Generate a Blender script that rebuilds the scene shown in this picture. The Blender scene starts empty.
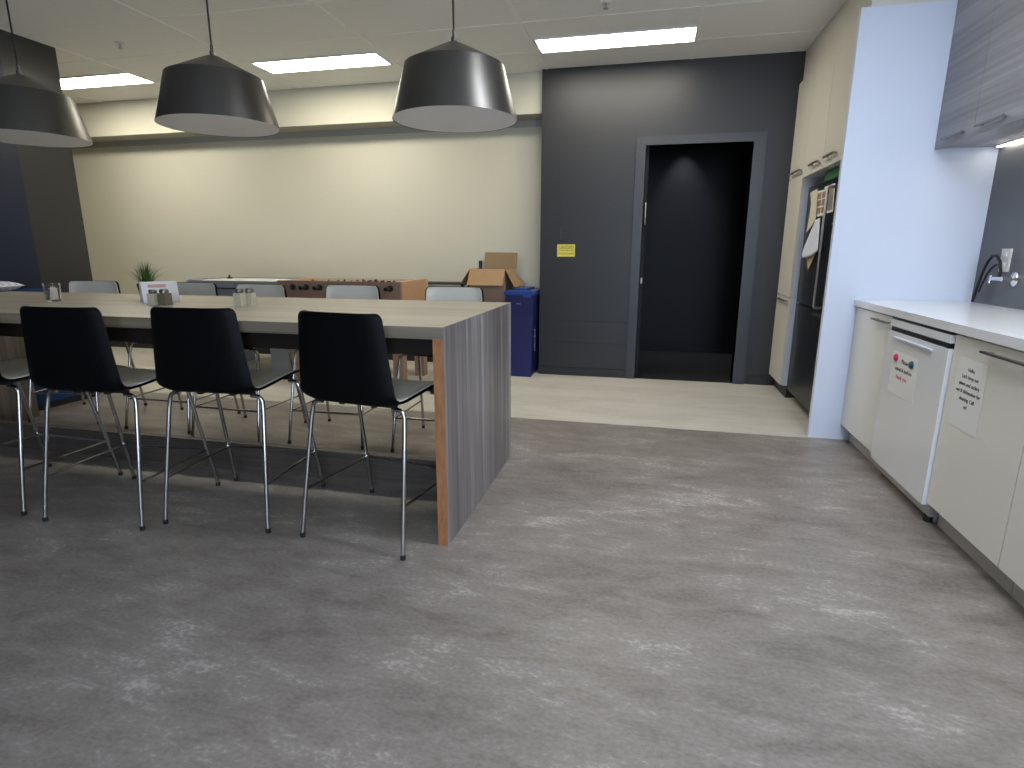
import bpy, bmesh, math, random
from mathutils import Vector, Matrix
random.seed(7)
sc = bpy.context.scene
C = sc.collection
PI = math.pi

# ------------------------------------------------------------------ materials
def nd(nt, typ, **kw):
    n = nt.nodes.new(typ)
    for k, v in kw.items():
        setattr(n, k, v)
    return n

def base_mat(name, col, rough=0.5, metal=0.0, spec=0.5, coat=0.0):
    m = bpy.data.materials.new(name)
    m.use_nodes = True
    nt = m.node_tree
    b = nt.nodes['Principled BSDF']
    b.inputs['Base Color'].default_value = (*col, 1)
    b.inputs['Roughness'].default_value = rough
    b.inputs['Metallic'].default_value = metal
    b.inputs['Specular IOR Level'].default_value = spec
    if coat:
        b.inputs['Coat Weight'].default_value = coat
    return m, nt, b

def mat(name, col, rough=0.5, metal=0.0, spec=0.5, var=0.06, scale=6.0, stretch=(1, 1, 1), bump=0.0, bscale=120.0, coat=0.0):
    """plain paint, plastic or metal with a faint procedural unevenness"""
    m, nt, b = base_mat(name, col, rough, metal, spec, coat)
    tc = nd(nt, 'ShaderNodeTexCoord')
    mp = nd(nt, 'ShaderNodeMapping')
    mp.inputs['Scale'].default_value = stretch
    nt.links.new(tc.outputs['Object'], mp.inputs['Vector'])
    nz = nd(nt, 'ShaderNodeTexNoise')
    nz.inputs['Scale'].default_value = scale
    nz.inputs['Detail'].default_value = 4
    nt.links.new(mp.outputs['Vector'], nz.inputs['Vector'])
    mx = nd(nt, 'ShaderNodeMix', data_type='RGBA')
    mx.inputs[6].default_value = (*[c * (1 - var) for c in col], 1)
    mx.inputs[7].default_value = (*[min(1, c * (1 + var)) for c in col], 1)
    nt.links.new(nz.outputs['Fac'], mx.inputs[0])
    nt.links.new(mx.outputs[2], b.inputs['Base Color'])
    if bump:
        n2 = nd(nt, 'ShaderNodeTexNoise')
        n2.inputs['Scale'].default_value = bscale
        nt.links.new(tc.outputs['Object'], n2.inputs['Vector'])
        bp = nd(nt, 'ShaderNodeBump')
        bp.inputs['Strength'].default_value = bump
        bp.inputs['Distance'].default_value = 0.002
        nt.links.new(n2.outputs['Fac'], bp.inputs['Height'])
        nt.links.new(bp.outputs['Normal'], b.inputs['Normal'])
    return m

def ramp(nt, src, stops):
    r = nd(nt, 'ShaderNodeValToRGB')
    el = r.color_ramp.elements
    while len(el) < len(stops):
        el.new(0.5)
    for e, (p, c) in zip(el, stops):
        e.position = p
        e.color = (*c, 1)
    nt.links.new(src, r.inputs['Fac'])
    return r

def laminate(name, along, stops, rough=0.42, fine=55.0):
    """streaky wood-look laminate; `along` is the axis the grain runs along"""
    m, nt, b = base_mat(name, (.5, .5, .5), rough)
    tc = nd(nt, 'ShaderNodeTexCoord')
    outs = []
    for k, (s, l) in enumerate(((fine, 0.8), (fine * .26, 0.25))):
        mp = nd(nt, 'ShaderNodeMapping')
        v = [s, s, s]
        v[along] = l
        mp.inputs['Scale'].default_value = v
        mp.inputs['Location'].default_value = (k * 3.1, k * 1.7, k * .9)
        nt.links.new(tc.outputs['Object'], mp.inputs['Vector'])
        nz = nd(nt, 'ShaderNodeTexNoise')
        nz.inputs['Scale'].default_value = 1.0
        nz.inputs['Detail'].default_value = 3
        nz.inputs['Roughness'].default_value = .55
        nt.links.new(mp.outputs['Vector'], nz.inputs['Vector'])
        outs.append(nz.outputs['Fac'])
    mx = nd(nt, 'ShaderNodeMix', data_type='FLOAT')
    mx.inputs[0].default_value = .5
    nt.links.new(outs[0], mx.inputs[2])
    nt.links.new(outs[1], mx.inputs[3])
    r = ramp(nt, mx.outputs[0], stops)
    nt.links.new(r.outputs['Color'], b.inputs['Base Color'])
    return m

def concrete(name, stops, rough, sx=1.3, sy=3.0, fine=0.25):
    """vinyl sheet printed to look like trowelled concrete"""
    m, nt, b = base_mat(name, (.4, .4, .4), rough)
    tc = nd(nt, 'ShaderNodeTexCoord')
    def noise(scale, det, rgh, dist=0.0, loc=(0, 0, 0)):
        mp = nd(nt, 'ShaderNodeMapping')
        mp.inputs['Scale'].default_value = scale
        mp.inputs['Location'].default_value = loc
        nt.links.new(tc.outputs['Object'], mp.inputs['Vector'])
        nz = nd(nt, 'ShaderNodeTexNoise')
        nz.inputs['Scale'].default_value = 1
        nz.inputs['Detail'].default_value = det
        nz.inputs['Roughness'].default_value = rgh
        nz.inputs['Distortion'].default_value = dist
        nt.links.new(mp.outputs['Vector'], nz.inputs['Vector'])
        return nz.outputs['Fac']
    a = noise((sx, sy, 1), 6, .62, .4)
    c = noise((sx * 4.2, sy * 4.6, 1), 5, .66, .6, (4, 2, 0))
    d = noise((60, 90, 1), 3, .6)
    m1 = nd(nt, 'ShaderNodeMix', data_type='FLOAT')
    m1.inputs[0].default_value = .45
    nt.links.new(a, m1.inputs[2]); nt.links.new(c, m1.inputs[3])
    m2 = nd(nt, 'ShaderNodeMix', data_type='FLOAT')
    m2.inputs[0].default_value = fine
    nt.links.new(m1.outputs[0], m2.inputs[2]); nt.links.new(d, m2.inputs[3])
    r = ramp(nt, m2.outputs[0], stops)
    nt.links.new(r.outputs['Color'], b.inputs['Base Color'])
    rr = nd(nt, 'ShaderNodeMapRange')
    rr.inputs['To Min'].default_value = rough - .06
    rr.inputs['To Max'].default_value = rough + .1
    nt.links.new(c, rr.inputs['Value'])
    nt.links.new(rr.outputs['Result'], b.inputs['Roughness'])
    return m

def emit(name, col, strength):
    m = bpy.data.materials.new(name)
    m.use_nodes = True
    nt = m.node_tree
    b = nt.nodes['Principled BSDF']
    b.inputs['Base Color'].default_value = (.9, .9, .9, 1)
    b.inputs['Emission Color'].default_value = (*col, 1)
    b.inputs['Emission Strength'].default_value = strength
    return m

def glass(name, col=(1, 1, 1), rough=0.02):
    m, nt, b = base_mat(name, col, rough)
    b.inputs['Transmission Weight'].default_value = 1.0
    b.inputs['IOR'].default_value = 1.3
    return m

M = {}
M['floor'] = concrete('floor_vinyl', [(.34, (.122, .103, .090)), (.45, (.205, .179, .160)), (.55, (.282, .250, .226)), (.62, (.46, .425, .395))], .40)
M['floor_light'] = concrete('floor_vinyl_light', [(.30, (.42, .39, .335)), (.5, (.56, .53, .465)), (.7, (.68, .65, .59))], .45, 1.0, 4.0)
M['ceiling'] = mat('ceiling_tile', (.88, .87, .84), .95, spec=.1, var=.03, scale=40, bump=.25, bscale=260)
M['grid'] = mat('ceiling_grid_paint', (.90, .89, .86), .7, var=.02)
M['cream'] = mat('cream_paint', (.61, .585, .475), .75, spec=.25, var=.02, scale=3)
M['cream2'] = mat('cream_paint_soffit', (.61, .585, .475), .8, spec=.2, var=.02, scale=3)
M['soffit'] = mat('soffit_shade_grey', (.40, .39, .34), .8, spec=.2)  # shade of the bulkhead underside put into a grey colour
M['charcoal'] = mat('charcoal_paint', (.022, .0222, .0245), .45, var=.06, scale=3)
M['charcoal_dark'] = mat('charcoal_paint_trim', (.018, .0185, .020), .5, var=.06, scale=3)
M['frame'] = mat('door_frame_paint', (.036, .037, .042), .4, var=.05, scale=5)
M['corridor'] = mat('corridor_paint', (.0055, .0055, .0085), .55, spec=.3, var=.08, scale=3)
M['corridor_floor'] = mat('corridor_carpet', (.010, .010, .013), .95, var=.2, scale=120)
M['navy'] = mat('navy_paint', (.010, .017, .045), .35, var=.08, scale=2.5)
M['graphite'] = mat('graphite_paint', (.036, .036, .035), .3, var=.08, scale=2.5)
M['white_wall'] = mat('white_wall_paint', (.74, .74, .74), .7, var=.02)
M['top_lam'] = laminate('tabletop_laminate', 0, [(.30, (.30, .25, .185)), (.48, (.44, .385, .295)), (.60, (.55, .49, .385)), (.72, (.60, .54, .43))], .33, 42)
M['edge_lam'] = laminate('tabletop_edge_laminate', 0, [(.30, (.13, .105, .075)), (.48, (.19, .16, .118)), (.62, (.25, .21, .16))], .4, 60)
M['side_lam'] = laminate('end_panel_laminate', 2, [(.34, (.105, .092, .088)), (.46, (.175, .158, .155)), (.54, (.245, .226, .224)), (.63, (.42, .40, .40))], .42, 34)
M['in_lam'] = laminate('end_panel_inner_laminate', 2, [(.30, (.11, .085, .06)), (.48, (.19, .15, .11)), (.64, (.27, .22, .165))], .45, 48)
M['chip'] = mat('raw_particle_board', (.37, .17, .075), .85, spec=.2, var=.45, scale=70, stretch=(1, 1, .25), bump=.5, bscale=200)
M['apron'] = mat('dark_apron_board', (.014, .010, .008), .7, spec=.2, var=.2, scale=12)
M['rail'] = laminate('base_rail_laminate', 0, [(.3, (.05, .04, .032)), (.5, (.085, .07, .058)), (.7, (.13, .11, .092))], .5, 50)
M['black_pl'] = mat('black_plastic', (.0022, .0022, .0026), .5, spec=.14, var=.1, scale=9)
M['white_pl'] = mat('white_plastic', (.70, .68, .60), .38, var=.02, scale=6)
M['chrome'] = mat('chrome', (.50, .49, .475), .18, 1.0, var=.04, scale=20)
M['foot'] = mat('black_rubber', (.012, .012, .012), .8, var=.1)
M['steel'] = mat('brushed_steel', (.50, .49, .47), .32, 1.0, var=.1, scale=60, stretch=(1, 8, 1))
M['handle'] = mat('brushed_handle', (.22, .21, .20), .35, .85, var=.1, scale=60)
M['shade'] = mat('pendant_black_metal', (.115, .108, .098), .36, .92, var=.12, scale=30, stretch=(1, 1, .1))
M['shade_in'] = mat('pendant_white_inside', (.86, .86, .89), .6, var=.02)
M['cord'] = mat('black_cord', (.012, .012, .012), .6, var=.1)
M['diffuser'] = emit('light_diffuser', (1.0, .945, .81), 19.0)
M['fill_diffuser'] = emit('fill_light_diffuser', (.85, .91, 1.0), 30.0)  # cool glow of the added ceiling panels out of view
M['light_frame'] = mat('light_frame_paint', (.75, .74, .70), .5, var=.02)
M['cab'] = mat('cabinet_cream_melamine', (.80, .785, .72), .28, var=.015, scale=4)
M['cab_tall'] = mat('cabinet_tall_cream_melamine', (.72, .69, .61), .35, var=.02, scale=4)
M['panel_white'] = mat('white_melamine_panel', (.68, .735, .86), .38, var=.015, scale=4)
M['kick'] = mat('toe_kick_board', (.46, .45, .43), .5, var=.06, scale=10)
M['kick_dark'] = mat('toe_kick_dark', (.045, .045, .048), .5, var=.06, scale=10)
M['stone'] = mat('white_stone_counter', (.84, .85, .87), .18, var=.03, scale=25)
M['dish'] = mat('dishwasher_white_enamel', (.80, .81, .83), .22, var=.015, scale=4)
M['dark_strip'] = mat('dark_plastic_strip', (.016, .018, .022), .35, var=.1)
M['fridge'] = mat('black_stainless', (.009, .010, .016), .34, .1, var=.1, scale=30, stretch=(1, 1, .1))
M['upper_lam'] = laminate('upper_cabinet_laminate', 1, [(.30, (.19, .185, .20)), (.47, (.28, .275, .295)), (.58, (.36, .355, .375)), (.70, (.46, .455, .475))], .4, 34)
M['splash'] = mat('grey_splashback', (.115, .118, .128), .35, var=.08, scale=5)
M['led'] = emit('led_strip_glow', (1.0, .93, .78), 9.0)
M['paper'] = mat('white_paper', (.82, .82, .80), .8, spec=.2, var=.02)
M['paper_cream'] = mat('cream_paper', (.68, .63, .52), .85, spec=.2, var=.06, scale=20)
M['paper_blue'] = mat('white_cloth', (.72, .76, .88), .85, spec=.2, var=.04, scale=20)
M['kraft'] = mat('kraft_paper', (.50, .41, .27), .85, spec=.2, var=.08, scale=20)
M['ink'] = mat('dark_ink', (.05, .05, .055), .8, spec=.1)
M['ink_pink'] = mat('pink_ink', (.62, .10, .24), .8, spec=.1)
M['pink'] = mat('pink_magnet', (.62, .035, .16), .35)
M['teal'] = mat('teal_magnet', (.012, .10, .15), .35)
M['yellow'] = mat('yellow_label', (.74, .62, .09), .6, var=.05, scale=30)
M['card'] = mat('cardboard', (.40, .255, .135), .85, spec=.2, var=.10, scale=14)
M['card_body'] = mat('cardboard_shaded', (.26, .185, .145), .88, spec=.2, var=.08, scale=14)  # shade below the front flap put into the box body colour
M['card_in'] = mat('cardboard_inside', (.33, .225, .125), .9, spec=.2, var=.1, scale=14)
M['bin'] = mat('blue_bin_plastic', (.010, .018, .115), .40, var=.1, scale=6)
M['bin_lid'] = mat('blue_bin_lid_plastic', (.022, .055, .26), .36, var=.08, scale=6)
M['grey_print'] = mat('grey_print', (.16, .17, .24), .7, spec=.2)
M['blue_fab'] = mat('blue_upholstery', (.016, .055, .145), .85, spec=.2, var=.15, scale=40, bump=.3, bscale=300)
M['foos'] = mat('foosball_brown_shaded_laminate', (.33, .205, .150), .45, var=.10, scale=10, stretch=(1, 6, 6))  # table wood darkened, shade of the near side put into the colour
M['foos_lit'] = mat('foosball_orange_lit_laminate', (.58, .34, .19), .45, var=.08, scale=10, stretch=(6, 1, 6))  # same table wood lightened, light on the end put into the colour
M['foos_lit_far'] = mat('foosball_cream_lit_laminate', (.66, .56, .42), .45, var=.05)  # light on the far side's inner face put into a paler colour
M['pitch'] = mat('foosball_green_pitch', (.10, .25, .12), .6, var=.06)
M['hockey_white'] = mat('air_hockey_white_top', (.80, .82, .76), .25, var=.02)
M['hockey_grey'] = mat('air_hockey_grey_panel', (.25, .275, .31), .5, var=.05)
M['red'] = mat('red_player_plastic', (.35, .03, .02), .4)
M['grass'] = mat('grass_blade_green', (.070, .135, .030), .5, var=.35, scale=18)
M['pot'] = mat('dark_pot_glaze', (.030, .028, .026), .5, var=.2, scale=18)
M['soil'] = mat('potting_soil', (.020, .014, .010), .95, var=.3, scale=60)
M['glass'] = glass('clear_glass')
M['spice'] = mat('pale_spice_grains', (.60, .54, .40), .8, var=.15, scale=120)
M['spice2'] = mat('ground_pepper', (.16, .125, .085), .85, var=.4, scale=160)
M['cap'] = mat('worn_metal_cap', (.22, .19, .16), .35, .8, var=.2, scale=40)
M['green_box'] = mat('green_box_card', (.04, .18, .07), .6, var=.1)
M['photo'] = mat('photo_print', (.30, .27, .25), .4, var=.6, scale=28)
M['photo2'] = mat('photo_print_brown', (.34, .22, .14), .4, var=.6, scale=24)
M['black_tab'] = mat('black_table_laminate', (.014, .014, .015), .5, var=.1)
M['bottle'] = mat('dark_bottle_plastic', (.012, .012, .014), .3, var=.1)
M['white_trim'] = mat('white_trim_paint', (.72, .72, .72), .5, var=.02)
M['tap'] = mat('polished_chrome_tap', (.80, .80, .82), .10, 1.0, var=.03, scale=30)

def checked(name):
    m, nt, b = base_mat(name, (.8, .8, .9), .8, spec=.2)
    tc = nd(nt, 'ShaderNodeTexCoord')
    mp = nd(nt, 'ShaderNodeMapping')
    mp.inputs['Scale'].default_value = (42, 42, 42)
    nt.links.new(tc.outputs['Object'], mp.inputs['Vector'])
    ck = nd(nt, 'ShaderNodeTexChecker')
    ck.inputs['Color1'].default_value = (.90, .90, .98, 1)
    ck.inputs['Color2'].default_value = (.66, .67, .82, 1)
    ck.inputs['Scale'].default_value = 1
    nt.links.new(mp.outputs['Vector'], ck.inputs['Vector'])
    nt.links.new(ck.outputs['Color'], b.inputs['Base Color'])
    return m
M['check'] = checked('checked_cushion_fabric')

# ------------------------------------------------------------------ mesh builder
ORIG = {}          # world position of each top-level object, so that parts can be written in world coordinates

class MB:
    def __init__(self):
        self.bm = bmesh.new()
        self.smooth = False
    def box(self, x0, x1, y0, y1, z0, z1, rot=None, piv=None):
        vs = [self.bm.verts.new(p) for p in ((x0, y0, z0), (x1, y0, z0), (x1, y1, z0), (x0, y1, z0), (x0, y0, z1), (x1, y0, z1), (x1, y1, z1), (x0, y1, z1))]
        for f in ((0, 3, 2, 1), (4, 5, 6, 7), (0, 1, 5, 4), (1, 2, 6, 5), (2, 3, 7, 6), (3, 0, 4, 7)):
            self.bm.faces.new([vs[i] for i in f])
        if rot is not None:
            p = Vector(piv if piv else ((x0 + x1) / 2, (y0 + y1) / 2, (z0 + z1) / 2))
            bmesh.ops.rotate(self.bm, cent=p, matrix=rot, verts=vs)
        return self
    def slab(self, pts, d):
        """a flat polygon (world points) given the thickness vector d"""
        a = [self.bm.verts.new(p) for p in pts]
        b = [self.bm.verts.new(Vector(p) + Vector(d)) for p in pts]
        n = len(a)
        self.bm.faces.new(list(reversed(a)))
        self.bm.faces.new(b)
        for i in range(n):
            self.bm.faces.new([a[i], a[(i + 1) % n], b[(i + 1) % n], b[i]])
        bmesh.ops.recalc_face_normals(self.bm, faces=self.bm.faces)
        return self
    def tube(self, pts, r, n=10, caps=True):
        self.smooth = True
        pts = [Vector(p) for p in pts]
        rs = r if isinstance(r, (list, tuple)) else [r] * len(pts)
        rings = []
        up = None
        for i, p in enumerate(pts):
            t = (pts[min(i + 1, len(pts) - 1)] - pts[max(i - 1, 0)]).normalized()
            if up is None:
                up = Vector((0, 0, 1)) if abs(t.z) < .9 else Vector((1, 0, 0))
            u = (up - t * up.dot(t)).normalized()
            up = u
            v = t.cross(u)
            rings.append([self.bm.verts.new(p + (u * math.cos(2 * PI * k / n) + v * math.sin(2 * PI * k / n)) * rs[i]) for k in range(n)])
        for a, b in zip(rings, rings[1:]):
            for k in range(n):
                self.bm.faces.new([a[k], a[(k + 1) % n], b[(k + 1) % n], b[k]])
        if caps:
            self.bm.faces.new(list(reversed(rings[0])))
            self.bm.faces.new(rings[-1])
        return self
    def lathe(self, prof, c, n=32, close=True, axis='z'):
        """prof: (radius, height) pairs"""
        self.smooth = True
        rings = []
        def P(r, h, a):
            x, y = r * math.cos(a), r * math.sin(a)
            if axis == 'z': return Vector(c) + Vector((x, y, h))
            if axis == 'x': return Vector(c) + Vector((h, x, y))
            return Vector(c) + Vector((x, h, y))
        for r, h in prof:
            if r < 1e-6:
                rings.append([self.bm.verts.new(P(0, h, 0))])
            else:
                rings.append([self.bm.verts.new(P(r, h, 2 * PI * k / n)) for k in range(n)])
        for a, b in zip(rings, rings[1:]):
            for k in range(n):
                q = [a[k % len(a)], a[(k + 1) % len(a)], b[(k + 1) % len(b)], b[k % len(b)]]
                q = list(dict.fromkeys(q))
                if len(q) > 2:
                    try: self.bm.faces.new(q)
                    except ValueError: pass
        if close:
            for rg in (rings[0], rings[-1]):
                if len(rg) > 2:
                    try: self.bm.faces.new(rg)
                    except ValueError: pass
        bmesh.ops.recalc_face_normals(self.bm, faces=self.bm.faces)
        return self
    def text(self, body, size, mtx, depth=.0006):
        cu = bpy.data.curves.new('t', 'FONT')
        cu.body = body
        cu.size = size
        cu.align_x = 'CENTER'
        cu.align_y = 'CENTER'
        cu.extrude = depth
        o = bpy.data.objects.new('t', cu)
        C.objects.link(o)
        bpy.context.view_layer.update()
        me = bpy.data.meshes.new_from_object(o.evaluated_get(bpy.context.evaluated_depsgraph_get()))
        me.transform(mtx)
        self.bm.from_mesh(me)
        bpy.data.objects.remove(o)
        bpy.data.curves.remove(cu)
        bpy.data.meshes.remove(me)
        return self
    def bevel(self, w, seg=2):
        es = [e for e in self.bm.edges if len(e.link_faces) == 2 and e.calc_face_angle(0) > .5]
        bmesh.ops.bevel(self.bm, geom=es, offset=w, segments=seg, profile=.5, affect='EDGES', clamp_overlap=True)
        return self
    def build(self, name, m, parent=None, loc=None, smooth=None):
        me = bpy.data.meshes.new(name)
        if parent is not None:
            o0 = ORIG[parent.name]
        else:
            o0 = Vector(loc) if loc is not None else Vector((0, 0, 0))
        bmesh.ops.translate(self.bm, vec=-o0, verts=self.bm.verts)
        self.bm.normal_update()
        self.bm.to_mesh(me)
        self.bm.free()
        ms = m if isinstance(m, (list, tuple)) else [m]
        for x in ms: me.materials.append(x)
        if self.smooth if smooth is None else smooth:
            for p in me.polygons: p.use_smooth = True
            try: me.set_sharp_from_angle(angle=math.radians(38))
            except Exception: pass
        o = bpy.data.objects.new(name, me)
        C.objects.link(o)
        if parent is not None:
            o.parent = parent
        else:
            o.location = o0
        ORIG[o.name] = o0
        return o

def tag(o, label, cat, group=None):
    o['label'] = label
    o['category'] = cat
    if group: o['group'] = group
    return o

def thing(name, label, cat, loc, rz=0.0, group=None):
    o = bpy.data.objects.new(name, None)
    o.empty_display_size = .1
    C.objects.link(o)
    o.location = loc
    o.rotation_euler = (0, 0, rz)
    ORIG[o.name] = Vector(loc)
    return tag(o, label, cat, group)

def copy_tree(o, parent=None):
    c = o.copy()
    C.objects.link(c)
    if parent is not None:
        c.parent = parent
    for ch in list(o.children):
        copy_tree(ch, c)
    return c

def struct(name, mb, m, parent=None, smooth=None):
    o = mb.build(name, m, parent, smooth=smooth)
    if parent is None:
        o['kind'] = 'structure'
    return o

def B(*a): return MB().box(*a)

# ------------------------------------------------------------------ key dimensions (metres; camera stands at x=0, y=0)
CEIL = 2.68
Y_FAR = 5.337      # charcoal wall
Y_BACK = 5.66      # cream wall behind the games tables
X_LEFT = -4.56
X_RIGHT = 1.82
Y_REAR = -3.4
X_JOG = -0.99

# ------------------------------------------------------------------ room shell
fl = struct('floor', B(-7.2, X_RIGHT + .1, Y_REAR - .1, 3.822, -.08, 0), M['floor'])
fb = B(-7.2, X_RIGHT + .1, 3.822, Y_FAR, -.08, 0)
fb.box(-7.2, X_JOG, Y_FAR, Y_BACK + .1, -.08, 0)
struct('floor', fb, M['floor_light'])
struct('trim_1', B(X_JOG + .1 - 3.3, 1.045, 3.815, 3.829, 0, .0025), M['floor_light'])
struct('ceiling', B(-7.2, X_RIGHT + .1, Y_REAR - .1, Y_BACK + .1, CEIL, CEIL + .1), M['ceiling'])
g = MB()
for k in range(-6, 2):
    x = .245 + 1.2 * k
    if -7.2 < x < 1.09: g.box(x - .011, x + .011, Y_REAR, Y_BACK, CEIL - .003, CEIL)
for k in range(-13, 3):
    y = 4.285 + .61 * k
    if y < Y_FAR: g.box(-7.2, 1.09, y - .011, y + .011, CEIL - .0025, CEIL)
struct('trim_2', g, M['grid'])

struct('wall_back', B(-7.3, X_JOG + .02, Y_BACK, Y_BACK + .1, 0, CEIL), M['cream'])
# lowered bulkhead along the top of the cream wall
bk = struct('trim_3', B(-7.3, X_JOG + .001, 5.40, Y_BACK, 2.345, CEIL), M['cream2'])
# charcoal wall with the doorway
struct('trim_7', B(-7.3, X_JOG - .001, 5.401, Y_BACK, 2.3425, 2.3448), M['soffit'])  # underside strip, its shade painted in as grey
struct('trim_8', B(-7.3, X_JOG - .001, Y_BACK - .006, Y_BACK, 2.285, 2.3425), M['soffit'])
DX0, DX1, DZ = -.085, .775, 2.03
fw = MB()
fw.box(X_JOG, DX0, Y_FAR, Y_FAR + .12, 0, CEIL)
fw.box(DX1, X_RIGHT + .1, Y_FAR, Y_FAR + .12, 0, CEIL)
fw.box(DX0, DX1, Y_FAR, Y_FAR + .12, DZ, CEIL)
struct('wall_far', fw, M['charcoal'])
struct('wall_alcove', B(X_JOG, X_JOG + .1, Y_FAR + .12, Y_BACK + .1, 0, CEIL), M['charcoal'])
b = MB()
b.box(X_JOG, -.17, Y_FAR - .014, Y_FAR, 0, .075)
b.box(.90, 1.12, Y_FAR - .014, Y_FAR, 0, .075)
struct('baseboard_far', b, M['charcoal_dark'])
struct('baseboard_back', B(-7.2, X_JOG, Y_BACK - .014, Y_BACK, 0, .075), M['charcoal_dark'])

# doorway: frame and sliding leaf peeping out of its pocket
d1 = MB()
d1.box(-.165, DX0, Y_FAR - .028, Y_FAR + .13, 0, 2.10)
d1.box(DX1, DX1 + .095, Y_FAR - .028, Y_FAR + .13, 0, 2.10)
d1.box(DX0, DX1, Y_FAR - .028, Y_FAR + .13, DZ, 2.10)
d1.bevel(.003, 1)
door = struct('door_1', d1, M['frame'])
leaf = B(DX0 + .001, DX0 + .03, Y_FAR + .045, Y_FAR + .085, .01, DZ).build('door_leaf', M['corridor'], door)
hd = MB().tube([(-.062, Y_FAR + .044, 1.56), (-.062, Y_FAR - .005, 1.56), (-.062, Y_FAR - .012, 1.55), (-.062, Y_FAR - .012, 1.40), (-.062, Y_FAR - .005, 1.39), (-.062, Y_FAR + .044, 1.39)], .009, 10)
hd.build('door_handle', M['steel'], leaf)
B(-.074, -.058, Y_FAR + .036, Y_FAR + .046, .87, .92).bevel(.002, 1).build('door_lock', M['handle'], leaf)

# flush cupboard panels left of the doorway
d2 = B(-.822, -.168, Y_FAR - .006, Y_FAR, .522, 2.15)
door2 = struct('door_2', d2.bevel(.0015, 1), M['charcoal'])
B(-.827, -.1655, Y_FAR - .0012, Y_FAR, .076, 2.155).build('shadow_gap', M['dark_strip'], door2)
B(-.822, -.168, Y_FAR - .006, Y_FAR, .320, .516).bevel(.0015, 1).build('access_panel', M['charcoal'], door2)
B(-.822, -.168, Y_FAR - .006, Y_FAR, .080, .314).bevel(.0015, 1).build('access_panel', M['charcoal'], door2)
h = B(-.806, -.795, Y_FAR - .012, Y_FAR - .006, 1.255, 1.365).bevel(.003, 2)
h.build('latch', M['frame'], door2)
s = B(-.83, -.668, Y_FAR - .0075, Y_FAR - .0062, 1.105, 1.214)
ys = s.build('notice_label', M['yellow'], loc=(-.749, Y_FAR - .007, 1.105))
tag(ys, 'small yellow printed notice stuck on the charcoal cupboard panel', 'notice')
RX = Matrix.Rotation(PI / 2, 4, 'X')
t = MB()
t.text('CAUTION', .030, Matrix.Translation((-.749, Y_FAR - .0078, 1.192)) @ RX)
t.text('PLEASE KEEP THIS', .017, Matrix.Translation((-.749, Y_FAR - .0078, 1.160)) @ RX)
t.text('DOOR CLOSED', .020, Matrix.Translation((-.749, Y_FAR - .0078, 1.132)) @ RX)
t.build('notice_text', M['ink'], ys)
B(-.815, -.683, Y_FAR - .0079, Y_FAR - .0074, 1.1765, 1.1795).build('notice_rule', M['ink'], ys)

# dark corridor behind the doorway
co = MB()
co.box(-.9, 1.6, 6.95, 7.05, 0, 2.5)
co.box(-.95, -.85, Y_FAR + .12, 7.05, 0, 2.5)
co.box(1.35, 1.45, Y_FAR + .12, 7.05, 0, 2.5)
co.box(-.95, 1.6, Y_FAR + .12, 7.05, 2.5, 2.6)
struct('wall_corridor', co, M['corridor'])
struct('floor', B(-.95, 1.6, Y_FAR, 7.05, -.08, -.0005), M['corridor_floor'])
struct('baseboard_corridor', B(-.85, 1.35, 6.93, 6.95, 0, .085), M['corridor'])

# left wall: navy paint with a graphite end
struct('wall_left', B(X_LEFT - .12, X_LEFT, Y_REAR, 3.53, 0, CEIL), M['navy'])
struct('wall_left_end', B(X_LEFT - .12, X_LEFT, 3.53, 3.957, 0, CEIL), M['graphite'])
struct('wall_alcove_left', B(-7.3, -7.2, Y_REAR - .1, Y_BACK + .1, 0, CEIL), M['cream'])
# right wall and rear wall (behind the camera), with the windows the daylight comes from
struct('wall_right', B(X_RIGHT, X_RIGHT + .1, Y_REAR, Y_FAR + .1, 0, CEIL), M['white_wall'])
rw = MB()
WX0, WX1, WZ0, WZ1 = .2, 1.75, .60, 2.45
rw.box(-7.3, WX0, Y_REAR - .1, Y_REAR, 0, CEIL)
rw.box(WX1, X_RIGHT + .1, Y_REAR - .1, Y_REAR, 0, CEIL)
rw.box(WX0, WX1, Y_REAR - .1, Y_REAR, 0, WZ0)
rw.box(WX0, WX1, Y_REAR - .1, Y_REAR, WZ1, CEIL)
struct('wall_rear', rw, M['white_wall'])
wf = MB()
for x in (WX0, (WX0 + WX1) / 2 - .025, WX1 - .05): wf.box(x, x + .05, Y_REAR - .08, Y_REAR - .02, WZ0, WZ1)
for z in (WZ0, WZ1 - .05): wf.box(WX0, WX1, Y_REAR - .08, Y_REAR - .02, z, z + .05)
wn = struct('window_1', wf, M['white_trim'])
B(WX0, WX1, Y_REAR - .056, Y_REAR - .05, WZ0, WZ1).build('window_pane', M['glass'], wn)

# ------------------------------------------------------------------ ceiling lights
def ceiling_light(x0, x1, y0, y1, label, dm='diffuser'):
    t = thing('ceiling_light', label, 'ceiling light', ((x0 + x1) / 2, (y0 + y1) / 2, CEIL), 0, 'recessed ceiling light panels')
    f = MB()
    w = .014
    for a in ((x0, x1, y0, y0 + w), (x0, x1, y1 - w, y1), (x0, x0 + w, y0 + w, y1 - w), (x1 - w, x1, y0 + w, y1 - w)):
        f.box(*a, CEIL - .010, CEIL - .0005)
    f.build('light_frame', M['light_frame'], t)
    B(x0 + w, x1 - w, y0 + w, y1 - w, CEIL - .008, CEIL - .002).build('diffuser', M[dm], t)
    return t
ceiling_light(-.925, .243, 4.598, 4.905, 'recessed white ceiling light panel in front of the charcoal wall')
ceiling_light(-3.32, -2.185, 4.598, 4.905, 'recessed white ceiling light panel between the two right pendant lamps')
ceiling_light(-5.72, -4.555, 4.598, 4.905, 'recessed white ceiling light panel beside the navy left wall end')
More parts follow.
